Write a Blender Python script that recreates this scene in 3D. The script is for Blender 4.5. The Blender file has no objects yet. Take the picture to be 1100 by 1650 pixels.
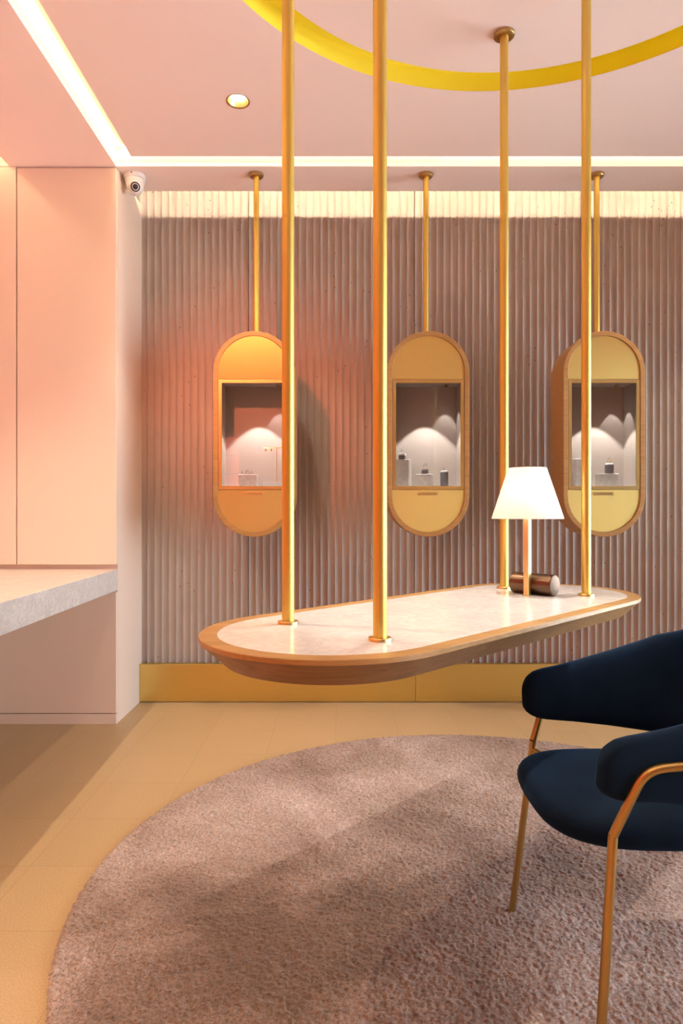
import bpy, bmesh, math, random
import numpy as np
from mathutils import Vector, Matrix

random.seed(7)
rng = np.random.default_rng(11)
SC = bpy.context.scene
COL = SC.collection
PI = math.pi

# ------------------------------------------------------------------ camera
EYE = 1.03
cam_d = bpy.data.cameras.new('camera')
cam = bpy.data.objects.new('camera', cam_d)
COL.objects.link(cam)
cam.location = (0, 0, EYE)
cam.rotation_euler = (PI / 2, 0, 0)
cam_d.sensor_fit = 'VERTICAL'
cam_d.sensor_height = 36.0
cam_d.lens = 36.0 * 1048 / 1650
cam_d.clip_start = 0.02
SC.camera = cam

# ------------------------------------------------------------------ view, world, light levels
SC.view_settings.view_transform = 'Standard'
SC.view_settings.look = 'None'
SC.view_settings.gamma = 1.0
SC.view_settings.use_curve_mapping = False
SC.view_settings.exposure = 1.0
SC.cycles.max_bounces = 10
SC.cycles.diffuse_bounces = 6
SC.cycles.glossy_bounces = 5
SC.cycles.transparent_max_bounces = 16
SC.cycles.sample_clamp_indirect = 6.0
SC.cycles.caustics_reflective = False
SC.cycles.caustics_refractive = False
SC.cycles.use_denoising = True

LED_WARM = (1.0, 0.79, 0.48)        # the strip lights
LED_SLOT = 11.0                     # ceiling slots
LED_COVE = 105.0                    # cove that washes the fluted wall
SPOT_WARM = (1.0, 0.80, 0.58)
SKY_COL = (0.76, 0.88, 1.0)
SKY_STR = 5.0

w = bpy.data.worlds.new('world')
SC.world = w
w.use_nodes = True
bg = w.node_tree.nodes['Background']
bg.inputs[0].default_value = (*SKY_COL, 1)
bg.inputs[1].default_value = SKY_STR

sun_d = bpy.data.lights.new('sun', 'SUN')   # falls on the pavement outside, from behind the building
sun_d.energy = 16.0
sun_d.angle = 0.01
sun = bpy.data.objects.new('sun', sun_d)
COL.objects.link(sun)
sun.rotation_euler = Vector((0.45, 0.15, -1)).to_track_quat('-Z', 'Y').to_euler()

WX = 2.90                           # right wall with the shop window
WIN = (-0.25, 3.30, 0.12, 2.27)     # window opening: y0, y1, z0, z1
pl = bpy.data.lights.new('window_portal', 'AREA')
pl.shape = 'RECTANGLE'
pl.size = WIN[3] - WIN[2]
pl.size_y = WIN[1] - WIN[0]
pl.cycles.is_portal = True
po = bpy.data.objects.new('window_portal', pl)
COL.objects.link(po)
po.location = (WX + 0.12, (WIN[0] + WIN[1]) / 2, (WIN[2] + WIN[3]) / 2)
po.rotation_euler = (0, PI / 2, 0)


# ------------------------------------------------------------------ materials
def mat(name, col, rough=0.5, metal=0.0, spec=0.5):
    m = bpy.data.materials.new(name)
    m.use_nodes = True
    b = m.node_tree.nodes['Principled BSDF']
    b.inputs['Base Color'].default_value = (*col, 1)
    b.inputs['Roughness'].default_value = rough
    b.inputs['Metallic'].default_value = metal
    b.inputs['Specular IOR Level'].default_value = spec
    return m


class NT:
    def __init__(s, m):
        s.t = m.node_tree
        s.b = s.t.nodes['Principled BSDF']

    def n(s, typ, **kw):
        nd = s.t.nodes.new(typ)
        for k, v in kw.items():
            if k in nd.inputs.keys() and not hasattr(nd, k):
                nd.inputs[k].default_value = v
            else:
                setattr(nd, k, v)
        return nd

    def l(s, a, b):
        s.t.links.new(a, b)

    def coord(s, scale=(1, 1, 1), loc=(0, 0, 0), rot=(0, 0, 0), out='Object'):
        tc = s.n('ShaderNodeTexCoord')
        mp = s.n('ShaderNodeMapping')
        mp.inputs['Scale'].default_value = scale
        mp.inputs['Location'].default_value = loc
        mp.inputs['Rotation'].default_value = rot
        s.l(tc.outputs[out], mp.inputs[0])
        return mp.outputs[0]

    def noise(s, vec, scale, detail=4, rough=0.55, dist=0.0):
        nd = s.n('ShaderNodeTexNoise')
        nd.inputs['Scale'].default_value = scale
        nd.inputs['Detail'].default_value = detail
        nd.inputs['Roughness'].default_value = rough
        nd.inputs['Distortion'].default_value = dist
        s.l(vec, nd.inputs['Vector'])
        return nd.outputs['Fac']

    def ramp(s, fac, stops):
        r = s.n('ShaderNodeValToRGB')
        e = r.color_ramp.elements
        while len(e) < len(stops):
            e.new(0.5)
        for i, (p, c) in enumerate(stops):
            e[i].position = p
            e[i].color = (*c, 1)
        s.l(fac, r.inputs[0])
        return r.outputs[0]

    def mix(s, fac, a, b, mode='MIX'):
        x = s.n('ShaderNodeMix')
        x.data_type = 'RGBA'
        x.blend_type = mode
        for sock, v in ((x.inputs[0], fac), (x.inputs[6], a), (x.inputs[7], b)):
            if isinstance(v, (int, float)):
                sock.default_value = v
            elif isinstance(v, tuple):
                sock.default_value = (*v, 1)
            else:
                s.l(v, sock)
        return x.outputs[2]

    def bump(s, h, strength, dist=0.002):
        b = s.n('ShaderNodeBump')
        b.inputs['Strength'].default_value = strength
        b.inputs['Distance'].default_value = dist
        s.l(h, b.inputs['Height'])
        s.l(b.outputs[0], s.b.inputs['Normal'])


def m_paint(name, col, rough=0.7):
    m = mat(name, col, rough, spec=0.3)
    t = NT(m)
    t.bump(t.noise(t.coord(), 900, 2), 0.04, 0.0006)
    return m


M_CEIL = m_paint('pink_ceiling_paint', (0.94, 0.80, 0.765))
M_LACQ = m_paint('pink_lacquer', (0.85, 0.69, 0.575), 0.55)
M_WALL = m_paint('pale_wall_paint', (0.84, 0.80, 0.75))
M_TAN = m_paint('tan_wall_paint', (0.60, 0.42, 0.28))
M_CORAL = m_paint('coral_wall_paint', (0.90, 0.24, 0.12))
M_WHITE = m_paint('white_channel_paint', (0.88, 0.79, 0.64))
M_YELLOW = m_paint('yellow_paint', (0.98, 0.86, 0.07), 0.6)
M_BOARD = m_paint('raw_plasterboard', (0.34, 0.31, 0.28), 0.9)


def m_emit(name, col, s):
    m = bpy.data.materials.new(name)
    m.use_nodes = True
    t = m.node_tree
    t.nodes.clear()
    e = t.nodes.new('ShaderNodeEmission')
    e.inputs[0].default_value = (*col, 1)
    e.inputs[1].default_value = s
    o = t.nodes.new('ShaderNodeOutputMaterial')
    t.links.new(e.outputs[0], o.inputs[0])
    return m


M_LEDSLOT = m_emit('slot_led', LED_WARM, LED_SLOT)
M_LEDCOVE = m_emit('cove_led', (1.0, 0.82, 0.56), LED_COVE)
M_BULB = m_emit('downlight_bulb', (1.0, 0.86, 0.66), 30.0)


def m_brass(name, col=(0.82, 0.52, 0.15), rough=0.27, stretch=(60, 60, 2), amt=0.04, aniso=0.0, rot=0.0):
    m = mat(name, col, rough, 1.0)
    t = NT(m)
    f = t.noise(t.coord(stretch), 9, 5, 0.6)
    c = t.ramp(f, [(0.3, tuple(x * 0.96 for x in col)), (0.7, tuple(min(1, x * 1.03) for x in col))])
    t.l(c, t.b.inputs['Base Color'])
    r = t.n('ShaderNodeMapRange')
    r.inputs['To Min'].default_value = rough - amt / 2
    r.inputs['To Max'].default_value = rough + amt / 2
    t.l(f, r.inputs['Value'])
    t.l(r.outputs[0], t.b.inputs['Roughness'])
    if aniso:
        tg = t.n('ShaderNodeTangent')
        tg.direction_type = 'RADIAL'
        tg.axis = 'Z'
        t.l(tg.outputs[0], t.b.inputs['Tangent'])
        t.b.inputs['Anisotropic'].default_value = aniso
        t.b.inputs['Anisotropic Rotation'].default_value = rot
    return m


M_BRASS = mat('satin_brass_tube', (0.72, 0.53, 0.135), 0.45, 1.0)
M_CHAIRBRASS = mat('dull_brass_tube', (0.50, 0.345, 0.125), 0.36, 1.0)
M_PLATE = m_brass('brushed_brass_plate', (0.76, 0.575, 0.19), 0.40, (90, 1, 1.5), .05, .75, 0.0)
M_BASE = m_brass('brass_baseboard', (0.76, 0.59, 0.19), 0.40, (2, 1, 60))
M_FRAME = m_brass('brass_frame', (0.78, 0.60, 0.25), 0.34, (20, 20, 20))
M_AGED = mat('aged_brass', (0.52, 0.34, 0.14), 0.32, 1.0)
M_BRONZE = m_brass('dark_bronze', (0.15, 0.095, 0.065), 0.28, (2, 2, 60))
M_GOLD = mat('gold', (0.95, 0.66, 0.22), 0.15, 1.0)
M_SILVER = mat('silver', (0.85, 0.85, 0.86), 0.15, 1.0)


def m_wood(name, dark, light, axis='X', rough=0.45, scale=1.0):
    m = mat(name, light, rough)
    t = NT(m)
    st = {'X': (1.2, 26, 26), 'Y': (26, 1.2, 26), 'Z': (26, 26, 1.2)}[axis]
    v = t.coord(tuple(q * scale for q in st))
    f = t.noise(v, 3.0, 6, 0.62, 0.6)
    f2 = t.noise(v, 17.0, 3, 0.5)
    c = t.ramp(f, [(0.32, dark), (0.66, light)])
    c2 = t.mix(0.35, c, t.ramp(f2, [(0.35, tuple(q * 0.72 for q in light)), (0.6, light)]))
    t.l(c2, t.b.inputs['Base Color'])
    t.bump(f2, 0.15, 0.0006)
    return m


M_OAK = m_wood('oak_veneer_horizontal', (0.36, 0.185, 0.055), (0.51, 0.29, 0.10), 'X')
M_OAKRING = m_wood('oak_ring', (0.50, 0.25, 0.10), (0.66, 0.37, 0.165), 'X')


def m_marble(name, base=(0.86, 0.84, 0.81), vein=(0.50, 0.48, 0.47), scale=7.0, rough=0.18, amt=0.8, stretch=(1, 1, 1)):
    m = mat(name, base, rough)
    t = NT(m)
    v = t.coord(stretch)
    f = t.noise(v, scale, 8, 0.68, 1.4)
    a = t.n('ShaderNodeMath', operation='SUBTRACT')
    t.l(f, a.inputs[0])
    a.inputs[1].default_value = 0.5
    b = t.n('ShaderNodeMath', operation='ABSOLUTE')
    t.l(a.outputs[0], b.inputs[0])
    c = t.ramp(b.outputs[0], [(0.0, vein), (0.035, tuple(q * .45 + p * .55 for q, p in zip(vein, base))), (0.12, base)])
    cl = t.ramp(t.noise(v, scale * 0.5, 4), [(0.35, tuple(q * 0.90 for q in base)), (0.65, base)])
    t.l(t.mix(amt, cl, t.mix(1.0, cl, c, 'MULTIPLY')), t.b.inputs['Base Color'])
    return m


M_MARBLE = m_marble('white_marble_top', (0.88, 0.86, 0.83), (0.52, 0.49, 0.47), 16.0, 0.16, 0.42, (1, 1, 1))
M_COUNTER = m_marble('grey_veined_counter_marble', (0.84, 0.80, 0.76), (0.42, 0.39, 0.40), 30.0, 0.3, 0.55, (1, 1, 1))
M_PLINTH = m_marble('plinth_marble', (0.90, 0.88, 0.85), (0.50, 0.48, 0.47), 22.0, 0.35, 0.5)


def m_concrete():
    m = mat('fluted_concrete', (0.42, 0.35, 0.32), 0.85, spec=0.2)
    t = NT(m)
    v = t.coord()
    f = t.noise(v, 3.5, 6, 0.6)
    c = t.ramp(f, [(0.3, (0.385, 0.322, 0.290)), (0.7, (0.465, 0.392, 0.355))])
    sv = t.coord((90, 1, 0.9))
    c = t.mix(0.35, c, t.ramp(t.noise(sv, 1.0, 4, 0.6), [(0.3, (0.395, 0.332, 0.300)), (0.7, (0.46, 0.388, 0.352))]))
    vo = t.n('ShaderNodeTexVoronoi')
    vo.inputs['Scale'].default_value = 34
    t.l(t.coord((1, 1, .55)), vo.inputs['Vector'])
    gate = t.noise(v, 5.0, 2)
    # small blowholes left by the casting
    s = t.n('ShaderNodeMath', operation='LESS_THAN')
    t.l(vo.outputs['Distance'], s.inputs[0])
    s.inputs[1].default_value = 0.085
    g = t.n('ShaderNodeMath', operation='GREATER_THAN')
    t.l(gate, g.inputs[0])
    g.inputs[1].default_value = 0.53
    k = t.n('ShaderNodeMath', operation='MULTIPLY')
    t.l(s.outputs[0], k.inputs[0])
    t.l(g.outputs[0], k.inputs[1])
    t.l(t.mix(k.outputs[0], c, (0.13, 0.09, 0.08)), t.b.inputs['Base Color'])
    t.bump(t.noise(v, 120, 5, 0.7), 0.25, 0.002)
    return m


M_CONC = m_concrete()


def m_floor():
    m = mat('speckled_floor_tile', (0.70, 0.50, 0.33), 0.42, spec=0.35)
    t = NT(m)
    v = t.coord()
    sp = t.noise(v, 260, 3, 0.7)
    c = t.ramp(sp, [(0.32, (0.41, 0.27, 0.135)), (0.5, (0.55, 0.385, 0.20)), (0.68, (0.65, 0.475, 0.275))])
    c = t.mix(0.25, c, t.ramp(t.noise(v, 2.2, 3), [(0.3, (0.52, 0.37, 0.20)), (0.7, (0.59, 0.435, 0.26))]))
    br = t.n('ShaderNodeTexBrick')
    br.offset = 0.0
    br.squash = 1.0
    br.inputs['Scale'].default_value = 1.0
    br.inputs['Brick Width'].default_value = 0.2925
    br.inputs['Row Height'].default_value = 0.2925
    br.inputs['Mortar Size'].default_value = 0.0012
    br.inputs['Mortar Smooth'].default_value = 0.3
    br.inputs['Color1'].default_value = (1, 1, 1, 1)
    br.inputs['Color2'].default_value = (.95, .95, .95, 1)
    br.inputs['Mortar'].default_value = (.80, .77, .74, 1)
    t.l(t.coord(loc=(0.42, 0.004, 0)), br.inputs['Vector'])
    t.l(t.mix(1.0, c, br.outputs['Color'], 'MULTIPLY'), t.b.inputs['Base Color'])
    return m


M_FLOOR = m_floor()


def m_rug():
    m = mat('pile_rug', (0.40, 0.29, 0.25), 0.95, spec=0.05)
    t = NT(m)
    v = t.coord()
    big = t.noise(v, 1.9, 5, 0.62, 0.4)
    fine = t.noise(v, 190, 3, 0.75)
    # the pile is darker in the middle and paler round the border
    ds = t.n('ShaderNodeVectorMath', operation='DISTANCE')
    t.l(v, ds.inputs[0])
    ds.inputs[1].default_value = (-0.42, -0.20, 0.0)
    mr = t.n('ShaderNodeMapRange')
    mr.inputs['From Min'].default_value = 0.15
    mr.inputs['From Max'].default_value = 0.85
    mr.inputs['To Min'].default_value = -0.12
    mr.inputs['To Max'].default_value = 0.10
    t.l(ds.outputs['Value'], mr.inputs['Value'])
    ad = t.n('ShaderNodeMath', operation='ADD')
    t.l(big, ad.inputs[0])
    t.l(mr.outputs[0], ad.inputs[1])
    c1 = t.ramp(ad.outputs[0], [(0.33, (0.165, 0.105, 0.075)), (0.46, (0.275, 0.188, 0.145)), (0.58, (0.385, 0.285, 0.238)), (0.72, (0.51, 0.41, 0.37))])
    c2 = t.ramp(fine, [(0.30, (0.22, 0.20, 0.19)), (0.50, (0.92, 0.90, 0.89)), (0.70, (1.5, 1.46, 1.44))])
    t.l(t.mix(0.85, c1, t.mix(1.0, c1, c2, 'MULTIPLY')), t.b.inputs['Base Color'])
    t.b.inputs['Sheen Weight'].default_value = 0.25
    t.b.inputs['Sheen Roughness'].default_value = 0.5
    t.bump(fine, 0.6, 0.003)
    return m


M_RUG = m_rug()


def m_velvet():
    m = mat('navy_velvet', (0.004, 0.014, 0.030), 0.8, spec=0.1)
    t = NT(m)
    f = t.noise(t.coord(), 6, 5, 0.6)
    t.l(t.ramp(f, [(0.3, (0.002, 0.008, 0.020)), (0.7, (0.005, 0.017, 0.042))]), t.b.inputs['Base Color'])
    t.b.inputs['Sheen Weight'].default_value = 0.45
    t.b.inputs['Sheen Roughness'].default_value = 0.35
    t.b.inputs['Sheen Tint'].default_value = (0.06, 0.20, 0.42, 1)
    t.bump(t.noise(t.coord(), 700, 2), 0.2, 0.0008)
    return m


M_VELVET = m_velvet()


def m_glass():
    m = bpy.data.materials.new('clear_pane')
    m.use_nodes = True
    t = m.node_tree
    t.nodes.clear()
    o = t.nodes.new('ShaderNodeOutputMaterial')
    mx = t.nodes.new('ShaderNodeMixShader')
    tr = t.nodes.new('ShaderNodeBsdfTransparent')
    tr.inputs[0].default_value = (.97, .98, .98, 1)
    gl = t.nodes.new('ShaderNodeBsdfGlossy')
    gl.inputs['Roughness'].default_value = 0.0
    fr = t.nodes.new('ShaderNodeFresnel')
    fr.inputs[0].default_value = 1.52
    t.links.new(fr.outputs[0], mx.inputs[0])
    t.links.new(tr.outputs[0], mx.inputs[1])
    t.links.new(gl.outputs[0], mx.inputs[2])
    t.links.new(mx.outputs[0], o.inputs[0])
    return m


M_GLASS = m_glass()
M_LINING = m_paint('taupe_lining', (0.46, 0.40, 0.365), 0.85)
M_LININGW = m_paint('pale_lining', (0.74, 0.70, 0.66), 0.7)
M_SLATE = m_paint('slate_stand', (0.16, 0.16, 0.18), 0.5)
M_WHITEPAD = m_paint('white_pad', (0.88, 0.87, 0.86), 0.5)
M_CAMWHITE = mat('white_plastic', (0.80, 0.78, 0.78), 0.35)
M_BLACK = mat('black_plastic', (0.015, 0.015, 0.02), 0.25)
M_LENS = mat('lens_glass', (0.03, 0.035, 0.05), 0.05)
M_TEXT = mat('engraving', (0.25, 0.17, 0.06), 0.5)
M_ASPHALT = m_paint('pavement', (0.62, 0.60, 0.57), 0.9)
M_BARK = m_paint('bark', (0.08, 0.06, 0.05), 0.9)
M_WINFRAME = m_paint('window_frame_paint', (0.20, 0.19, 0.18), 0.5)


def m_shade():
    m = bpy.data.materials.new('white_lampshade')
    m.use_nodes = True
    t = m.node_tree
    t.nodes.clear()
    o = t.nodes.new('ShaderNodeOutputMaterial')
    d = t.nodes.new('ShaderNodeBsdfDiffuse')
    d.inputs[0].default_value = (.9, .88, .85, 1)
    tl = t.nodes.new('ShaderNodeBsdfTranslucent')
    tl.inputs[0].default_value = (.95, .88, .80, 1)
    mx = t.nodes.new('ShaderNodeMixShader')
    mx.inputs[0].default_value = 0.4
    t.links.new(d.outputs[0], mx.inputs[1])
    t.links.new(tl.outputs[0], mx.inputs[2])
    t.links.new(mx.outputs[0], o.inputs[0])
    return m


M_SHADE = m_shade()

# ------------------------------------------------------------------ builders
WORLD = {}


def wloc(o):
    return WORLD[o.name] if o is not None else Vector((0, 0, 0))


def mk(name, verts, faces, m, parent=None, smooth=False, bevel=0.0, seg=2, auto=None):
    """one mesh object; verts in world metres, origin put at the base centre"""
    v = np.asarray(verts, dtype=float)
    c = Vector(((v[:, 0].min() + v[:, 0].max()) / 2, (v[:, 1].min() + v[:, 1].max()) / 2, v[:, 2].min()))
    me = bpy.data.meshes.new(name)
    me.from_pydata([tuple(p) for p in (v - np.array(c))], [], faces)
    me.validate()
    bm = bmesh.new()
    bm.from_mesh(me)
    bmesh.ops.recalc_face_normals(bm, faces=bm.faces)
    bm.to_mesh(me)
    bm.free()
    if m:
        me.materials.append(m)
    if smooth:
        for p in me.polygons:
            p.use_smooth = True
    if auto is not None:
        me.set_sharp_from_angle(angle=math.radians(auto))
    o = bpy.data.objects.new(name, me)
    COL.objects.link(o)
    o.parent = parent
    o.location = c - wloc(parent)
    WORLD[o.name] = c
    if bevel:
        b = o.modifiers.new('bevel', 'BEVEL')
        b.width = bevel
        b.segments = seg
        b.limit_method = 'ANGLE'
        b.angle_limit = math.radians(40)
    return o


def thing(name, label, cat, loc, group=None):
    o = bpy.data.objects.new(name, None)
    COL.objects.link(o)
    o.empty_display_size = 0.05
    o.location = loc
    WORLD[o.name] = Vector(loc)
    return tag(o, label, cat, group)


def tag(o, label, cat, group=None):
    o['label'] = label
    o['category'] = cat
    if group:
        o['group'] = group
    return o


def struct(o):
    o['kind'] = 'structure'
    return o


def G(*parts):
    """merge several (verts, faces) into one"""
    V, F = [], []
    for v, f in parts:
        n = len(V)
        V += [tuple(p) for p in v]
        F += [tuple(i + n for i in q) for q in f]
    return V, F


def g_box(x0, x1, y0, y1, z0, z1):
    v = [(x, y, z) for z in (z0, z1) for y in (y0, y1) for x in (x0, x1)]
    f = [(0, 2, 3, 1), (4, 5, 7, 6), (0, 1, 5, 4), (2, 6, 7, 3), (0, 4, 6, 2), (1, 3, 7, 5)]
    return v, f


def box(name, x0, x1, y0, y1, z0, z1, m, parent=None, bevel=0.0):
    return mk(name, *g_box(x0, x1, y0, y1, z0, z1), m, parent, bevel=bevel)


def g_loft(loops, cap0=True, cap1=True, closed=True, ring=False):
    n = len(loops[0])
    v = [tuple(p) for L in loops for p in L]
    f = []
    k = len(loops)
    for i in range(k if ring else k - 1):
        a, b = i * n, ((i + 1) % k) * n
        for j in range(n if closed else n - 1):
            j2 = (j + 1) % n
            f.append((a + j, a + j2, b + j2, b + j))
    if cap0 and not ring:
        f.append(tuple(range(n)))
    if cap1 and not ring:
        f.append(tuple(range((k - 1) * n, k * n)))
    return v, f


def g_lathe(prof, c, seg=32, cap0=True, cap1=True, axis=Vector((0, 0, 1))):
    q = Vector((0, 0, 1)).rotation_difference(Vector(axis))
    loops = []
    for r, z in prof:
        loops.append([Vector(c) + q @ Vector((r * math.cos(2 * PI * j / seg), r * math.sin(2 * PI * j / seg), z)) for j in range(seg)])
    return g_loft(loops, cap0, cap1)


def lathe(name, prof, c, m, parent=None, seg=32, axis=(0, 0, 1), cap0=True, cap1=True, auto=40):
    return mk(name, *g_lathe(prof, c, seg, cap0, cap1, Vector(axis)), m, parent, smooth=True, auto=auto)


def fillet(pts, r, n=6):
    """round the corners of a polyline"""
    P = [Vector(p) for p in pts]
    out = [P[0]]
    for i in range(1, len(P) - 1):
        a, b, c = P[i - 1], P[i], P[i + 1]
        d1, d2 = (a - b), (c - b)
        rr = min(r, d1.length * .45, d2.length * .45)
        s, e = b + d1.normalized() * rr, b + d2.normalized() * rr
        for k in range(n + 1):
            t = k / n
            out.append((1 - t) ** 2 * s + 2 * t * (1 - t) * b + t * t * e)
    out.append(P[-1])
    return out


def g_tube(pts, r, seg=16, caps=True):
    P = [Vector(p) for p in pts]
    rs = r if isinstance(r, (list, tuple)) else [r] * len(P)
    tang = []
    for i in range(len(P)):
        tang.append((P[min(i + 1, len(P) - 1)] - P[max(i - 1, 0)]).normalized())
    up = Vector((0, 0, 1)) if abs(tang[0].z) < .9 else Vector((1, 0, 0))
    nrm = (up - tang[0] * up.dot(tang[0])).normalized()
    loops = []
    for i, p in enumerate(P):
        if i:
            nrm = tang[i - 1].rotation_difference(tang[i]) @ nrm
        nrm = (nrm - tang[i] * nrm.dot(tang[i])).normalized()
        bn = tang[i].cross(nrm)
        loops.append([p + rs[i] * (math.cos(2 * PI * j / seg) * nrm + math.sin(2 * PI * j / seg) * bn) for j in range(seg)])
    return g_loft(loops, caps, caps)


def tube(name, pts, r, m, parent=None, seg=16):
    return mk(name, *g_tube(pts, r, seg), m, parent, smooth=True, auto=50)


def copy_tree(o, parent=None):
    c = o.copy()
    COL.objects.link(c)
    c.parent = parent
    for ch in o.children:
        copy_tree(ch, c)
    return c


def fill_curve(name, splines, z, thick, m):
    """flat plate with round or square holes: nested outlines, even-odd filled"""
    cu = bpy.data.curves.new(name, 'CURVE')
    cu.dimensions = '2D'
    cu.fill_mode = 'BOTH'
    cu.extrude = thick / 2
    for s in splines:
        sp = cu.splines.new('POLY')
        sp.points.add(len(s) - 1)
        for p, q in zip(sp.points, s):
            p.co = (q[0], q[1], 0, 1)
        sp.use_cyclic_u = True
    tmp = bpy.data.objects.new(name, cu)
    COL.objects.link(tmp)
    dg = bpy.context.evaluated_depsgraph_get()
    me = bpy.data.meshes.new_from_object(tmp.evaluated_get(dg))
    bpy.data.objects.remove(tmp)
    me.name = name
    me.materials.clear()
    me.materials.append(m)
    o = bpy.data.objects.new(name, me)
    COL.objects.link(o)
    o.location = (0, 0, z + thick / 2)
    WORLD[o.name] = Vector(o.location)
    return o


def circle(cx, cy, r, n=128):
    return [(cx + r * math.cos(2 * PI * i / n), cy + r * math.sin(2 * PI * i / n)) for i in range(n)]


def spot(name, loc, target, power, angle, blend, col=SPOT_WARM, size=0.02, parent=None):
    d = bpy.data.lights.new(name, 'SPOT')
    d.energy = power
    d.color = col
    d.spot_size = math.radians(angle)
    d.spot_blend = blend
    d.shadow_soft_size = size
    o = bpy.data.objects.new(name, d)
    COL.objects.link(o)
    o.parent = parent
    o.location = Vector(loc) - wloc(parent)
    o.rotation_euler = (Vector(target) - Vector(loc)).to_track_quat('-Z', 'Y').to_euler()
    return o


# ------------------------------------------------------------------ the setting
CZ = 2.7076                     # ceiling height
PX = -1.0932                    # plane of the cupboard's end panel and of the long slot
YB = 3.1563                     # front of the cupboard, far edge of the rear slot
SLAB = 3.4006                   # ceiling edge in front of the fluted wall
RIDGE = 3.553                   # crests of the flutes
LX, FY = -2.70, -2.20           # left wall, wall behind the camera

struct(box('floor', LX - .1, WX + .1, FY - .1, 3.75, -0.1, 0.0, M_FLOOR))

# ceiling: slots, ring groove and downlight holes are real openings
S1 = (PX, -0.9926)              # long slot in x
S2 = (3.0685, YB)               # rear slot in y
S3 = (-1.71, -1.61)             # slot over the counter
XR = 2.62                       # rear slot's right end
RC, RO, RI = (0.5440, 1.5437), 1.0505, 0.9392
DL = [(-0.4222, 2.656), (-0.4222, 1.15), (-0.4222, -0.35), (0.33, 1.80), (1.75, 2.656), (1.75, 0.6), (0.6, -0.6), (-1.28, 1.9), (-2.30, 0.4), (-0.95, 1.30)]
SIDE_X = -1.0932
spl = [[(LX - .1, FY - .1), (WX + .1, FY - .1), (WX + .1, SLAB), (LX - .1, SLAB)],
       [(S1[0], -1.6), (S1[1], -1.6), (S1[1], S2[0]), (XR, S2[0]), (XR, S2[1]), (S1[0], S2[1])],
       [(S3[0], -1.0), (S3[1], -1.0), (S3[1], YB - .003), (S3[0], YB - .003)],
       circle(*RC, RO), circle(*RC, RI)]
for (x, y) in DL:
    spl.append(circle(x, y, 0.043, 40))
struct(fill_curve('ceiling', spl, CZ, 0.018, M_CEIL))

# cove cavity behind the ceiling edge
cv = G(g_box(PX - .03, WX + .1, 3.166, 3.180, CZ + .018, 2.98), g_box(PX - .03, WX + .1, 3.166, 3.75, 2.98, 3.0), g_box(PX - .03, PX - .02, 3.166, 3.75, CZ + .018, 2.98))
struct(mk('trim_1', *cv, M_BOARD))

# fluted concrete wall in panels 0.907 m wide
def fluted():
    V, F = [], []
    z0, z1 = 0.200, 2.98
    pw, nf, gap, dep, ns = 0.907, 23, 0.0036, 0.0125, 10
    x_start = -0.508 - pw
    prof = []
    for p in range(5):
        xa, xb = x_start + p * pw + gap / 2, x_start + (p + 1) * pw - gap / 2
        fw = (xb - xa) / nf
        prof.append((xa, 3.60))
        for i in range(nf):
            for k in range(ns + (1 if i == nf - 1 else 0)):
                t = k / ns
                u = 2 * t - 1
                prof.append((xa + (i + t) * fw, RIDGE + dep * math.sqrt(max(0.0, 1 - u * u * .985)) - dep * .12))
        prof.append((xb, 3.60))
    prof = [p for p in prof if -1.16 <= p[0] <= WX + .05]
    n = len(prof)
    V = [(x, y, z) for z in (z0, z1) for x, y in prof]
    F = [(i, i + 1, n + i + 1, n + i) for i in range(n - 1)]
    return V, F


wb = struct(mk('wall_back', *fluted(), M_CONC, smooth=True, auto=50))
struct(box('wall_rear', PX - .3, WX + .1, 3.61, 3.75, 0, 3.0, M_CONC))
JX = 0.400
bb = G(g_box(PX + .0005, JX - .0012, 3.518, 3.60, 0.004, 0.206), g_box(JX + .0012, 1.306, 3.518, 3.60, 0.004, 0.206), g_box(1.3084, WX, 3.518, 3.60, 0.004, 0.206))
struct(mk('baseboard_back', *bb, M_BASE, bevel=0.0012))

struct(box('wall_left', LX - .1, LX, FY, 3.75, 0, CZ, M_CORAL))
struct(box('wall_front', LX - .1, WX + .1, FY - .1, FY, 0, CZ, M_TAN))
y0, y1, z0, z1 = WIN
wr = G(g_box(WX, WX + .1, FY, y0, 0, 3.0), g_box(WX, WX + .1, y1, 3.61, 0, 3.0), g_box(WX, WX + .1, y0, y1, 0, z0), g_box(WX, WX + .1, y0, y1, z1, 3.0))
struct(mk('wall_right', *wr, M_WALL))
ym = (y0 + y1) / 2
wf = G(g_box(WX + .02, WX + .08, y0, y0 + .05, z0, z1), g_box(WX + .02, WX + .08, y1 - .05, y1, z0, z1), g_box(WX + .02, WX + .08, ym - .025, ym + .025, z0, z1),
       g_box(WX + .02, WX + .08, y0, y1, z0, z0 + .05), g_box(WX + .02, WX + .08, y0, y1, z1 - .05, z1))
win = struct(mk('window_1', *wf, M_WINFRAME))
box('pane', WX + .045, WX + .052, y0 + .05, ym - .025, z0 + .05, z1 - .05, M_GLASS, win)
box('pane', WX + .045, WX + .052, ym + .025, y1 - .05, z0 + .05, z1 - .05, M_GLASS, win)


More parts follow.
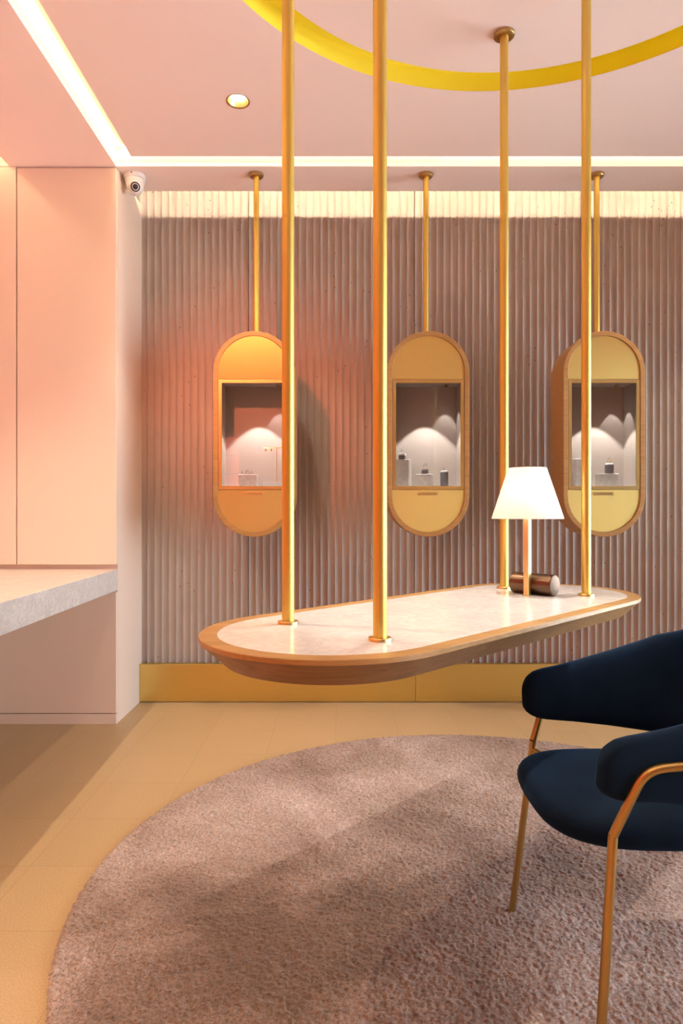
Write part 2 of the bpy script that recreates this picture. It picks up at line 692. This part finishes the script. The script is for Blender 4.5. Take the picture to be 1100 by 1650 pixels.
# ------------------------------------------------------------------ slot and cove lights
def slot_light(label, outline, segs, depth=0.085):
    """white channel above a ceiling slot with a thin LED strip in its top corner"""
    lx = sum(p[0] for p in outline) / len(outline)
    ly = sum(p[1] for p in outline) / len(outline)
    t = thing('slot_light', label, 'ceiling light', (lx, ly, CZ))
    n = len(outline)
    lo = [(x, y, CZ + .0185) for x, y in outline]
    hi = [(x, y, CZ + depth) for x, y in outline]
    V = lo + hi
    F = [(i, (i + 1) % n, n + (i + 1) % n, n + i) for i in range(n)] + [tuple(range(n, 2 * n))]
    ch = mk('channel', V, F, M_WHITE, t)
    so = ch.modifiers.new('sheet', 'SOLIDIFY')
    so.thickness = 0.004
    so.offset = 1.0
    for s in segs:
        box('led_strip', *s, CZ + depth - .008, CZ + depth - .002, M_LEDSLOT, t)
    return t


slot_light('long warm L-shaped light slot running down the pink ceiling and along its rear edge',
           [(S1[0], -1.6), (S1[1], -1.6), (S1[1], S2[0]), (XR, S2[0]), (XR, S2[1]), (S1[0], S2[1])],
           [(S1[0] + .006, S1[0] + .020, -1.58, S2[1] - .03), (S1[0] + .04, XR - .02, S2[1] - .02, S2[1] - .006)])
slot_light('short warm light slot at the far left of the ceiling over the counter',
           [(S3[0], -1.0), (S3[1], -1.0), (S3[1], YB - .003), (S3[0], YB - .003)],
           [(S3[0] + .006, S3[0] + .020, -.98, YB - .03)])
cl = thing('cove_light', 'hidden warm strip light washing the top of the fluted wall', 'ceiling light', (0.9, 3.247, CZ + .018))
box('profile', PX + .02, WX - .05, 3.235, 3.257, CZ + .018, CZ + .098, M_WHITE, cl)
box('led_strip', PX + .02, WX - .05, 3.2575, 3.2605, CZ + .0855, CZ + .0935, M_LEDCOVE, cl)

# ------------------------------------------------------------------ yellow ring groove
n = 160
gd = 0.072
ov = [(x, y, CZ + .0005) for x, y in circle(*RC, RO - .0008, n)] + [(x, y, CZ + gd) for x, y in circle(*RC, RO - .0008, n)]
iv = [(x, y, CZ + gd) for x, y in circle(*RC, RI + .0008, n)] + [(x, y, CZ + .0005) for x, y in circle(*RC, RI + .0008, n)]
V = ov + iv
F = []
for k in range(3):
    for i in range(n):
        F.append((k * n + i, k * n + (i + 1) % n, (k + 1) * n + (i + 1) % n, (k + 1) * n + i))
ring = mk('ceiling_ring', V, F, M_YELLOW, smooth=True, auto=40)
tag(ring, 'large yellow circular groove recessed in the pink ceiling above the table', 'ceiling ring')

# ------------------------------------------------------------------ downlights
def downlight(x, y, label, power, angle, blend, target=None, group=None, col=SPOT_WARM):
    t = thing('downlight', label, 'downlight', (x, y, CZ), group)
    lathe('trim_ring', [(0.0415, 0.0), (0.0475, -0.0025), (0.0475, -.0005), (0.0425, .004)], (x, y, CZ), M_AGED, t, 40, cap0=False, cap1=False)
    lathe('reflector', [(0.0415, 0.0), (0.036, 0.012), (0.029, 0.023), (0.029, 0.05)], (x, y, CZ), M_FRAME, t, 40, cap0=False, cap1=True)
    lathe('bulb', [(0.002, 0.019), (0.018, 0.0195), (0.0265, 0.022), (0.0265, 0.04)], (x, y, CZ), M_BULB, t, 24)
    spot('downlight_lamp', (x, y, CZ + .012), target or (x, y, 0), power, angle, blend, size=0.015, parent=t, col=col)
    return t


downlight(*DL[0], 'small round brass-rimmed downlight glowing in the pink ceiling left of the ring', 17, 95, 0.4)
downlight(*DL[1], 'round downlight in the ceiling left of the ring, nearer the camera', 17, 95, .4)
downlight(*DL[2], 'round downlight in the ceiling behind the camera on the left', 17, 95, .4)
downlight(*DL[3], 'round downlight inside the yellow ring straight over the middle of the table', 60, 42, .8, col=(1, .93, .84))
downlight(*DL[4], 'round downlight in the ceiling near the right end of the fluted wall', 16, 95, .5)
downlight(*DL[5], 'round downlight in the ceiling behind the chair', 16, 95, .5)
downlight(*DL[6], 'round downlight in the ceiling behind the camera', 16, 95, .5)
downlight(*DL[7], 'round downlight straight over the far half of the marble counter', 52, 98, .6)
downlight(*DL[8], 'round downlight washing the coral wall left of the counter', 26, 110, .5, (-2.62, .4, 0))

downlight(*DL[9], 'coral-tinted accent downlight above the counter edge aimed at the left display case', 150, 38, 1.0, (-.47, 3.55, 1.72), col=(1.0, .20, .09))

# ------------------------------------------------------------------ built-in cupboard on the left
cb = thing('built_in_cupboard', 'floor-to-ceiling pink lacquered cupboard left of the fluted wall', 'cupboard', (-1.9, 3.38, 0))
box('carcass', LX + .012, PX, YB + .022, 3.585, 0.0, CZ - .0005, M_LACQ, cb)
box('door', -1.5735, PX, YB, YB + .020, 0.7750, CZ - .008, M_LACQ, cb, .0012)
box('door', LX + .01, -1.5800, YB, YB + .020, 0.7750, CZ - .001, M_LACQ, cb, .0012)
box('front_panel', LX + .01, PX, YB, YB + .020, 0.0535, 0.640, M_LACQ, cb, .0012)
box('plinth', LX + .01, PX, YB, YB + .020, 0.0, 0.0495, M_LACQ, cb, .001)

# marble counter
ct = thing('counter', 'long thick white marble counter with grey veins in front of the pink cupboard', 'counter', (-1.7, 2.2, 0))
e0, e1 = (-1.084, YB - .001), (-1.010, 1.20)
V = []
for z in (0.652, 0.753):
    V += [(LX + .004, 1.20, z), (e1[0], e1[1], z), (e0[0], e0[1], z), (LX + .004, e0[1], z)]
mk('worktop', V, [(0, 1, 2, 3), (4, 5, 6, 7), (0, 1, 5, 4), (1, 2, 6, 5), (2, 3, 7, 6), (3, 0, 4, 7)], M_COUNTER, ct, bevel=.0015)
box('base', LX + .02, -1.95, 1.30, YB - .01, 0.0, 0.652, M_LACQ, ct)

# ------------------------------------------------------------------ security camera
sx, sy = -1.030, 3.245
sc_ = thing('security_camera', 'white dome security camera under the ceiling beside the pink cupboard', 'camera', (sx, sy, CZ))
lathe('mount', [(0.050, 0.0), (0.052, -0.006), (0.052, -0.020), (0.047, -0.024)], (sx, sy, CZ), M_CAMWHITE, sc_, 40)
lathe('collar', [(0.047, -0.024), (0.046, -0.034), (0.041, -0.056), (0.036, -0.064)], (sx, sy, CZ), M_CAMWHITE, sc_, 40)
bc = Vector((sx + .002, sy - .006, CZ - .058))
aim = Vector((0.32, -0.85, -0.42)).normalized()
prof = []
for i in range(15):
    a = -PI / 2 + PI * i / 14 * 0.86
    prof.append((max(.0005, .041 * math.cos(a)), .041 * math.sin(a)))
ball = lathe('eyeball', prof, bc, M_CAMWHITE, sc_, 36, aim)
zf = prof[-1][1]
lathe('lens_ring', [(0.0225, zf - .006), (0.0225, zf + .002), (0.017, zf + .003), (0.0165, zf - .001)], bc, M_BLACK, ball, 32, aim)
lathe('lens', [(0.0165, zf - .002), (0.010, zf + .002), (0.001, zf + .004)], bc, M_LENS, ball, 32, aim)
box('screw', sx - .003, sx + .002, sy - .0535, sy - .050, CZ - .012, CZ - .006, M_BLACK, sc_)


# ------------------------------------------------------------------ hanging display cases
def stadium_xz(hw, hh, n=20):
    """outline of a tall pill in x,z about the origin"""
    r, s = hw, hh - hw
    p = [(r * math.cos(PI * i / n), s + r * math.sin(PI * i / n)) for i in range(n + 1)]
    p += [(r * math.cos(PI + PI * i / n), -s + r * math.sin(PI + PI * i / n)) for i in range(n + 1)]
    return p


CW, CH = 0.197, 0.497
CFY, CBY = 3.138, 3.327
CCZ = 1.4072
WZ0, WZ1, WHX = 1.139, 1.670, 0.1755


def make_case(cx):
    t = thing('display_case', '', 'display case', (cx, 3.232, CCZ - CH), 'pill-shaped jewellery cases hanging before the fluted wall')
    out, inn = stadium_xz(CW, CH), stadium_xz(CW - .0225, CH - .0225)
    P = lambda o, y: [(cx + a, y, CCZ + b) for a, b in o]
    mk('surround', *g_loft([P(out, CFY), P(out, CBY), P(inn, CBY), P(inn, CFY)], ring=True), M_OAK, t, smooth=True, auto=35, bevel=.0015)
    ib = stadium_xz(CW - .0227, CH - .0227)
    mk('back_panel', *g_loft([P(ib, CBY - .012), P(ib, CBY - .002)]), M_OAK, t)

    def plate(name, sign):
        o = [(a, b) for a, b in stadium_xz(CW - .0232, CH - .0232, 28)]
        zc = (WZ1 if sign > 0 else WZ0) - CCZ
        hw = CW - .0232
        pts = [(a, b) for a, b in o if (b > zc + .002 if sign > 0 else b < zc - .002)]
        if sign > 0:
            pts = [(hw, zc + .0022)] + pts + [(-hw, zc + .0022)]
        else:
            pts = [(-hw, zc - .0022)] + pts + [(hw, zc - .0022)]
        return mk(name, *g_loft([P(pts, CFY + .005), P(pts, CFY + .009)]), M_PLATE, t)
    plate('upper_plate', 1)
    lp = plate('lower_plate', -1)
    x0, x1, b = cx - CW + .0248, cx + CW - .0248, .0165
    fr = G(g_box(x0, x1, CFY + .002, CFY + .012, WZ1 - b, WZ1), g_box(x0, x1, CFY + .002, CFY + .012, WZ0, WZ0 + b),
           g_box(x0, x0 + b, CFY + .002, CFY + .012, WZ0 + b, WZ1 - b), g_box(x1 - b, x1, CFY + .002, CFY + .012, WZ0 + b, WZ1 - b))
    wfr = mk('window_frame', *fr, M_FRAME, t)
    box('glass', x0 + b * .7, x1 - b * .7, CFY + .006, CFY + .009, WZ0 + b * .7, WZ1 - b * .7, M_GLASS, wfr)
    li = WHX - .006
    fl = WZ0 + b - .001
    ln = G(g_box(cx - li, cx + li, CBY - .022, CBY - .014, fl, WZ1 - .002), g_box(cx - li, cx - li + .005, CFY + .013, CBY - .022, fl, WZ1 - .002),
           g_box(cx + li - .005, cx + li, CFY + .013, CBY - .022, fl, WZ1 - .002), g_box(cx - li, cx + li, CFY + .013, CBY - .022, WZ1 - .006, WZ1 - .002))
    mk('lining', *ln, M_LINING, t)
    box('shelf', cx - li, cx + li, CFY + .013, CBY - .014, fl - .006, fl, M_WHITEPAD, t)
    for dx, y, wd, pw in ((.107, CBY - .080, 52, 1.5), (.005, CFY + .030, 74, 7.0)):
        lathe('case_spot', [(.010, 0), (.010, -.010), (.007, -.012)], (cx + dx, y, WZ1 - .006), M_AGED, t, 20)
        spot('case_lamp', (cx + dx, y, WZ1 - .022), (cx + dx, y, WZ0), pw, wd, .18, (1, .93, .84), .003, t)
    pq = box('name_plate', cx - .049, cx + .049, CFY + .0035, CFY + .0052, WZ0 - .029, WZ0 - .0125, M_FRAME, lp, .0006)
    cu = bpy.data.curves.new('lettering', 'FONT')
    cu.body = '| THOMASSINI'
    cu.size = .0125
    cu.extrude = .0003
    cu.align_x = 'CENTER'
    cu.align_y = 'CENTER'
    tmp = bpy.data.objects.new('lettering', cu)
    COL.objects.link(tmp)
    me = bpy.data.meshes.new_from_object(tmp.evaluated_get(bpy.context.evaluated_depsgraph_get()))
    bpy.data.objects.remove(tmp)
    me.transform(Matrix.Rotation(PI / 2, 4, 'X'))
    me.materials.clear()
    me.materials.append(M_TEXT)
    lo = bpy.data.objects.new('lettering', me)
    COL.objects.link(lo)
    lo.parent = lp
    lo.location = Vector((cx, CFY + .0033, WZ0 - .0207)) - wloc(lp)
    tube('rod', [(cx, 3.232, CCZ + CH - .003), (cx, 3.232, CZ - .001)], .0138, M_BRASS, t, 24)
    lathe('ceiling_flange', [(.0138, -.016), (.030, -.015), (.035, -.010), (.035, 0)], (cx, 3.232, CZ), M_AGED, t, 36)
    return t


CASEX = (-0.4225, 0.4194, 1.2675)
case0 = make_case(CASEX[1])
case0['label'] = 'middle oak and brass display case, holding three ring stands'
for x, lb in ((CASEX[0], 'left oak and brass display case with orange sheen, nearest the pink cupboard'), (CASEX[2], 'right oak and brass display case with pale plates behind the table lamp')):
    c = copy_tree(case0)
    c.location.x = x
    c['label'] = lb

# ------------------------------------------------------------------ what stands in the cases
FLZ = WZ0 + .0165 - .001


def plinth(x, y, w_, d_, h, rot, label):
    """rounded marble block"""
    R = Matrix.Rotation(rot, 3, 'Z')
    v, f = g_box(-w_ / 2, w_ / 2, -d_ / 2, d_ / 2, 0, h)
    v = [R @ Vector(p) + Vector((x, y, FLZ)) for p in v]
    return tag(mk('marble_block', v, f, M_PLINTH, bevel=.004), label, 'block', 'marble blocks inside the display cases')


def ring_stand(x, y, z, w_, h, rot, label, cyl=False):
    t = thing('ring_stand', label, 'stand', (x, y, z), 'small ring stands inside the display cases')
    R = Matrix.Rotation(rot, 3, 'Z')
    if cyl:
        lathe('base', [(w_ / 2, 0), (w_ / 2, h)], (x, y, z), M_SLATE, t, 32)
        lathe('pad', [(w_ / 2 - .001, h), (w_ / 2 - .001, h + .005), (w_ / 2 - .005, h + .009)], (x, y, z), M_WHITEPAD, t, 32)
    else:
        for nm, a, b, c, m in (('base', w_ / 2, 0, h, M_SLATE), ('pad', w_ / 2 + .0005, h, h + .011, M_WHITEPAD)):
            v, f = g_box(-a, a, -a, a, b, c)
            mk(nm, [R @ Vector(p) + Vector((x, y, z)) for p in v], f, m, t, bevel=.001)
    return t


def finger_ring(x, y, z, r, m, label, tilt=0.0, stone=True):
    t = thing('finger_ring', label, 'ring', (x, y, z), 'jewellery rings on show in the display cases')
    pts = [Vector((x + r * math.cos(2 * PI * i / 28) * math.cos(tilt), y + r * math.cos(2 * PI * i / 28) * math.sin(tilt), z + r + .001 + r * math.sin(2 * PI * i / 28))) for i in range(28)]
    loops = []
    for i, p in enumerate(pts):
        c = Vector((x, y, z + r + .001))
        rad = (p - c).normalized()
        bn = Vector((-math.sin(tilt), math.cos(tilt), 0))
        loops.append([p + .0016 * (math.cos(k * PI / 4) * rad + math.sin(k * PI / 4) * bn) for k in range(8)])
    mk('band', *g_loft(loops, ring=True), m, t, smooth=True)
    if stone:
        lathe('stone', [(.001, 0), (.0045, .004), (.003, .006)], (x, y, z + 2 * r), M_SILVER, t, 10, auto=10)
    return t


x2 = CASEX[1]
plinth(0.309, 3.2400, .072, .045, .136, -.42, 'tall marble block at the left in the middle case')
ring_stand(0.302, 3.2330, FLZ + .136, .031, .020, -.3, 'dark square ring stand on the tall block in the middle case')
finger_ring(0.302, 3.2330, FLZ + .136 + .031, .009, M_SILVER, 'silver ring on the tall block in the middle case')
plinth(0.412, 3.2370, .078, .045, .064, -.42, 'low marble block at the centre of the middle case')
ring_stand(0.415, 3.2310, FLZ + .064, .032, .020, -.2, 'dark square ring stand on the low block in the middle case')
finger_ring(0.415, 3.2310, FLZ + .064 + .031, .008, M_SILVER, 'silver ring on the low block in the middle case')
ring_stand(0.510, 3.2300, FLZ, .039, .072, 0, 'dark round ring stand standing alone at the right in the middle case', True)
finger_ring(0.510, 3.2300, FLZ + .081, .006, M_SILVER, 'thin silver ring on the round stand in the middle case', .9, False)
plinth(-0.463, 3.2300, .094, .050, .062, -.06, 'white marble block at the left in the left case')
finger_ring(-0.468, 3.2250, FLZ + .062, .008, M_SILVER, 'silver ring standing in the middle of the block in the left case', .3)
finger_ring(-0.492, 3.2280, FLZ + .062, .006, M_SILVER, 'small silver ring left on the block in the left case', .8)
finger_ring(-0.445, 3.2280, FLZ + .062, .006, M_SILVER, 'small silver ring right on the block in the left case', -.7)
es = thing('earring_stand', 'white box with a slim gold T-bar earring stand in the left case', 'stand', (-0.325, 3.2300, FLZ))
box('base', -.387, -.282, 3.2050, 3.2550, FLZ, FLZ + .022, M_WHITEPAD, es, .001)
tube('stem', [(-.322, 3.2300, FLZ + .022), (-.322, 3.2300, FLZ + .194)], .0016, M_GOLD, es, 10)
tube('bar', [(-.385, 3.2300, FLZ + .194), (-.268, 3.2300, FLZ + .194)], .0024, M_GOLD, es, 10)
for ex in (-.376, -.348, -.290):
    e = thing('drop_earring', {-.376: 'gold drop earring at the left end of the T-bar', -.348: 'gold drop earring next to the stem of the T-bar', -.290: 'gold drop earring at the right end of the T-bar'}[ex], 'earring', (ex, 3.2300, FLZ + .176), 'drop earrings on the T-bar')
    tube('hook', [(ex, 3.2300, FLZ + .1965), (ex, 3.2268, FLZ + .196), (ex, 3.2265, FLZ + .186)], .0007, M_GOLD, e, 8)
    lathe('drop', [(.0006, .010), (.004, .004), (.005, 0), (.003, -.004), (.0005, -.006)], (ex, 3.2265, FLZ + .180), M_GOLD, e, 16)
plinth(1.196, 3.2400, .086, .050, .140, .05, 'tall marble block at the left in the right case')
plinth(1.318, 3.2300, .098, .050, .066, .04, 'low marble block at the right in the right case')
ring_stand(1.327, 3.2250, FLZ + .066, .042, .042, .1, 'dark round ring stand on the low block in the right case', True)
finger_ring(1.327, 3.2250, FLZ + .066 + .051, .011, M_GOLD, 'gold ring on the round stand in the right case', .4)

# ------------------------------------------------------------------ hanging table
TC = Vector((0.3261, 1.8189, 0))
TA = Vector((math.cos(PI / 4), math.sin(PI / 4), 0))
TN = Vector((TA.y, -TA.x, 0))
TL, TR, TZ = 0.494, 0.2935, 0.7622


def stadium(R, z, n=32):
    p = []
    for i in range(n + 1):
        a = -PI / 2 + PI * i / n
        p.append(TC + TA * (TL + R * math.cos(a)) + TN * R * math.sin(a) + Vector((0, 0, z)))
    for i in range(n + 1):
        a = -PI / 2 + PI * i / n
        p.append(TC - TA * (TL + R * math.cos(a)) - TN * R * math.sin(a) + Vector((0, 0, z)))
    return p


def m_tablewood(name, dark, light, rough=.42):
    """grain that runs round the rim, along the table's long axis"""
    m = mat(name, light, rough)
    t = NT(m)
    v = t.coord((1.0, 16, 34), rot=(0, 0, -PI / 4))
    f = t.noise(v, 2.4, 6, 0.6, 0.8)
    f2 = t.noise(v, 15, 3)
    c = t.ramp(f, [(0.3, dark), (0.68, light)])
    t.l(t.mix(0.3, c, t.ramp(f2, [(0.35, tuple(q * .72 for q in light)), (0.6, light)])), t.b.inputs['Base Color'])
    t.bump(f2, 0.12, 0.0006)
    return m


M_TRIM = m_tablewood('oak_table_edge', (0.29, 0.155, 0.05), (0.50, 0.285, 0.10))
tb = thing('hanging_table', 'pill-shaped oak and white marble table hung from four brass poles', 'table', (TC.x, TC.y, TZ - .060))
V, F = g_loft([stadium(TR - .0395, TZ - .010), stadium(TR - .0395, TZ), stadium(TR - .0012, TZ), stadium(TR, TZ - .0014), stadium(TR, TZ - .0105)], cap0=True, cap1=True)
mk('edge', V, F, M_TRIM, tb, smooth=True, auto=22)
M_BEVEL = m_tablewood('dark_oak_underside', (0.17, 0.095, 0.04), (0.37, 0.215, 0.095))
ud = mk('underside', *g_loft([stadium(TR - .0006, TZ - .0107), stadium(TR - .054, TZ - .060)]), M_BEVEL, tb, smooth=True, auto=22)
ud['label'] = 'darker bevelled underside'
mk('marble_inset', *g_loft([stadium(TR - .0400, TZ - .0058), stadium(TR - .0400, TZ - .0003), stadium(TR - .0405, TZ + .0002)]), M_MARBLE, tb)
PR = 0.01475
POLES = [(-0.1280, 1.5593), (0.0802, 1.3558), (0.5704, 2.2817), (0.7817, 2.0788)]
for (x, y) in POLES:
    p = tube('pole', [(x, y, TZ + .0005), (x, y, CZ - .001)], PR, M_BRASS, tb, 32)
    lathe('table_flange', [(PR, .008), (.0235, .007), (.0250, .005), (.0250, 0)], (x, y, TZ + .0002), M_FRAME, p, 36)
    lathe('ceiling_flange', [(PR, -.014), (.031, -.013), (.0358, -.009), (.0358, 0)], (x, y, CZ), M_AGED, p, 36)

# ------------------------------------------------------------------ table lamp
cyl = Vector((0.6260, 2.1165, TZ + .0005 + .034))
lr = cyl - TA * .0425
lr.z = TZ + .0005
lm = thing('table_lamp', 'lit table lamp with white cone shade on a square brass stem', 'lamp', (lr.x, lr.y, TZ + .0005))
s = .009
V = []
for z in (lr.z, 1.135):
    V += [lr + TA * a + TN * b + Vector((0, 0, z - lr.z)) for a, b in ((-s, -s), (s, -s), (s, s), (-s, s))]
mk('stem', V, [(0, 1, 2, 3), (4, 5, 6, 7), (0, 1, 5, 4), (1, 2, 6, 5), (2, 3, 7, 6), (3, 0, 4, 7)], M_FRAME, lm, bevel=.001)
bs = lathe('base_cylinder', [(.032, -.0725), (.034, -.0705), (.034, .0705), (.032, .0725)], cyl, M_BRONZE, lm, 48, TN)
bs['label'] = 'dark bronze cylinder base'
prof = [(.112, 1.0085), (.112, 1.0105), (.0595, 1.171), (.0575, 1.171), (.1100, 1.0105), (.1100, 1.0085)]
L = [[Vector((lr.x + r * math.cos(2 * PI * j / 64), lr.y + r * math.sin(2 * PI * j / 64), z)) for j in range(64)] for r, z in prof]
sh = mk('shade', *g_loft(L, ring=True), M_SHADE, lm, smooth=True, auto=40)
sp_ = G(g_tube([(lr.x - .057, lr.y, 1.165), (lr.x + .057, lr.y, 1.165)], .0012, 8), g_tube([(lr.x, lr.y - .057, 1.165), (lr.x, lr.y + .057, 1.165)], .0012, 8),
        g_tube([(lr.x, lr.y, 1.13), (lr.x, lr.y, 1.168)], .003, 8))
mk('shade_carrier', *sp_, M_AGED, lm)
ll = bpy.data.lights.new('lamp_bulb', 'POINT')
ll.energy = 0.75
ll.color = (1.0, .86, .72)
ll.shadow_soft_size = .03
lo = bpy.data.objects.new('lamp_bulb', ll)
COL.objects.link(lo)
lo.parent = lm
lo.location = Vector((lr.x + .0, lr.y - .028, 1.085)) - wloc(lm)

# ------------------------------------------------------------------ round rug
def rug():
    cx, cy, R, st = 0.470, 1.805, 1.180, 0.0032
    k = int(R / st) + 1
    g = np.arange(-k, k + 1) * st
    X, Y = np.meshgrid(g, g)
    rr = np.hypot(X, Y)
    edge = R - 0.004 + 0.0015 * np.sin(np.arctan2(Y, X) * 23) * np.sin(np.arctan2(Y, X) * 141)

    def smooth(a, it):
        for _ in range(it):
            a = (a + np.roll(a, 1, 0) + np.roll(a, -1, 0) + np.roll(a, 1, 1) + np.roll(a, -1, 1)) / 5
        return a / a.std()
    h1 = smooth(rng.standard_normal(X.shape), 1)
    h2 = smooth(rng.standard_normal(X.shape), 6)
    jx, jy = smooth(rng.standard_normal(X.shape), 1), smooth(rng.standard_normal(X.shape), 1)
    Z = 0.0125 + 0.0012 * h1 + 0.0004 * h2
    Z = Z * np.clip((edge - rr) / 0.012, 0.25, 1) ** 0.5
    Z = np.maximum(Z, 0.0015)
    keep = rr < edge
    XX, YY = X + jx * .0008 + cx, Y + jy * .0008 + cy
    idx = -np.ones(X.shape, int)
    q = keep[:-1, :-1] & keep[1:, :-1] & keep[1:, 1:] & keep[:-1, 1:]
    used = np.zeros_like(keep)
    used[:-1, :-1] |= q
    used[1:, :-1] |= q
    used[1:, 1:] |= q
    used[:-1, 1:] |= q
    idx[used] = np.arange(used.sum())
    co = np.stack([XX[used] - cx, YY[used] - cy, Z[used]], 1)
    faces = np.stack([idx[:-1, :-1][q], idx[:-1, 1:][q], idx[1:, 1:][q], idx[1:, :-1][q]], 1)
    me = bpy.data.meshes.new('rug')
    me.vertices.add(len(co))
    me.vertices.foreach_set('co', co.astype(np.float32).ravel())
    me.loops.add(faces.size)
    me.loops.foreach_set('vertex_index', faces.astype(np.int32).ravel())
    me.polygons.add(len(faces))
    me.polygons.foreach_set('loop_start', (np.arange(len(faces)) * 4).astype(np.int32))
    me.update(calc_edges=True)
    me.polygons.foreach_set('use_smooth', np.ones(len(faces), bool))
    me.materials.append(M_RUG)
    o = bpy.data.objects.new('rug', me)
    COL.objects.link(o)
    o.location = (cx, cy, 0.0005)
    return tag(o, 'large round brown and mauve pile rug on the beige floor', 'rug')


rug()

# ------------------------------------------------------------------ velvet armchair
AXY = 1.385
FZ = 0.0105
ch = thing('armchair', 'navy velvet armchair with brass tube legs on the rug', 'armchair', (0.70, AXY, FZ))


def seat_outline(off, z):
    """plan of the seat: bowed front, straight sides, rounded back"""
    p = []
    hw = 0.205
    N = 40
    for i in range(N):
        a = 2 * PI * i / N
        ca, sa = math.cos(a), math.sin(a)
        e = 0.62 if ca < 0 else 0.45
        # front half bowed, rear half squarer
        x = 0.645 + (abs(ca) ** e) * (1 if ca > 0 else -1) * (0.250 if ca < 0 else 0.275)
        y = (abs(sa) ** (0.62)) * (1 if sa > 0 else -1) * hw
        d = Vector((x - 0.645, y, 0))
        d = d * (1 + off / max(d.length, .05))
        p.append((0.645 + d.x, AXY + d.y, z))
    return p


sl = [seat_outline(o, z) for o, z in ((-.060, .404), (-.016, .405), (-.004, .411), (.003, .425), (.004, .437), (-.002, .450), (-.014, .4585), (-.04, .4640), (-.10, .4685), (-.17, .4705))]
so = mk('seat', *g_loft(sl), M_VELVET, ch, smooth=True)
so.modifiers.new('sub', 'SUBSURF').render_levels = 1


def shell():
    """one curved pad: near arm, back, far arm"""
    xs, xt = 0.80, 0.450
    S = []
    L1 = xs - xt
    NA, NB = 22, 30
    loops = []
    NV = 28

    def top(x):
        return float(np.interp(x, [.45, .455, .465, .48, .50, .53, .574, .69, .777, .85, .94, 1.03], [.585, .602, .617, .629, .636, .642, .652, .685, .712, .738, .757, .764]))

    def bot(x):
        return float(np.interp(x, [.45, .457, .466, .478, .50, .58, .66, .77, .84, .92, 1.03], [.548, .536, .529, .523, .518, .512, .503, .487, .474, .466, .462]))
    stations = []
    tt = [1 - math.cos(PI / 2 * i / NA) for i in range(NA + 1)]
    for t in tt:
        stations.append((-1, xt + L1 * t, None))
    for i in range(1, NB):
        stations.append((0, None, -PI / 2 + PI * i / NB))
    for t in reversed(tt):
        stations.append((1, xt + L1 * t, None))
    for sd, x, ang in stations:
        loop = []
        if sd:
            X = x
        else:
            X = xs + .215 * math.cos(ang)
        zt, zb = top(X), bot(X)
        d = (x - xt) if sd else 1.0
        k = math.sqrt(max(0.0, 1 - (1 - min(1, d / .050)) ** 2)) if d < .05 else 1.0
        k = max(k, .03)
        zc = (zt + zb) / 2
        hh = (zt - zb) / 2
        th = .0225 * max(math.sqrt(max(0, 1 - (1 - min(1, d / .024)) ** 2)) if d < .024 else 1.0, .05)
        for j in range(NV):
            a = 2 * PI * j / NV
            ca, sa = math.cos(a), math.sin(a)
            u = th * (abs(ca) ** .7) * (1 if ca > 0 else -1)
            v = hh * (abs(sa) ** .42) * (1 if sa > 0 else -1)
            z = zc + v
            lean = (z - .51) / .25
            w_ = .226 + .042 * min(1, max(0, lean)) * 1.0
            xb = .180 + .055 * lean
            if sd:
                loop.append((X, AXY + sd * (w_ + u), z))
            else:
                # superellipse round the back
                c_, s_ = math.cos(ang), math.sin(ang)
                e = .72
                px = (abs(c_) ** e) * (xb + u)
                py = (abs(s_) ** e) * (1 if s_ > 0 else -1) * (w_ + u)
                loop.append((xs + px, AXY + py, z))
        loops.append(loop)
    return g_loft(loops)


sh_ = mk('backrest', *shell(), M_VELVET, ch, smooth=True)
# stitched seams where arms and back meet
for sd in (-1, 1):
    pts = []
    for i in range(12):
        z = .482 + (.738 - .482) * i / 11
        lean = (z - .51) / .25
        w_ = .226 + .042 * min(1, max(0, lean))
        pts.append((.853, AXY + sd * (w_ - .0225 - .0055), z))
    tube('seam', pts, .0024, M_VELVET, sh_, 8)

TRD = 0.0085
for sd in (-1, 1):
    foot = (0.4350, AXY + sd * .2750, FZ)
    bend = (0.4782, AXY + sd * .2390, .460)
    tp = (0.5235, AXY + sd * .2640, .5865)
    rl = (0.780, AXY + sd * .2720, .6120)
    rf = (1.000, AXY + sd * .2600, FZ)
    tube('leg', [foot, bend], TRD, M_CHAIRBRASS, ch, 20)
    tube('arm_rail', fillet([bend, tp, rl, (.93, AXY + sd * .256, .600)], .035, 8), TRD, M_CHAIRBRASS, ch, 20)
    tube('leg', [rf, (.93, AXY + sd * .256, .600)], TRD, M_CHAIRBRASS, ch, 20)
    tube('seat_rail', [(0.4765, AXY + sd * .2405, .4380), (0.4975, AXY + sd * .190, .436), (0.86, AXY + sd * .180, .436), (.955, AXY + sd * .2570, .436)], .006, M_CHAIRBRASS, ch, 12)

# ------------------------------------------------------------------ glowing column behind the camera, mirrored in the left case
M_CORALGLOW = m_emit('coral_glow', (1.0, 0.20, 0.12), 2.6)
gc = thing('light_column', 'glowing coral column of stacked blocks behind the camera on the left', 'lamp', (-1.22, -.95, 0))
lathe('foot', [(.11, 0), (.11, .02)], (-1.22, -.95, 0), M_AGED, gc, 40)
for i in range(9):
    z = .02 + i * .205
    lathe('block', [(.060, z), (.078, z + .012), (.078, z + .185), (.060, z + .198)], (-1.22, -.95, 0), M_CORALGLOW, gc, 32)
    lathe('spacer', [(.055, z + .198), (.055, z + .205)], (-1.22, -.95, 0), M_AGED, gc, 24)

# ------------------------------------------------------------------ street seen only in reflections
gp = struct(box('pavement', WX + .12, WX + 14, -8, 10, -0.15, -0.05, M_ASPHALT))
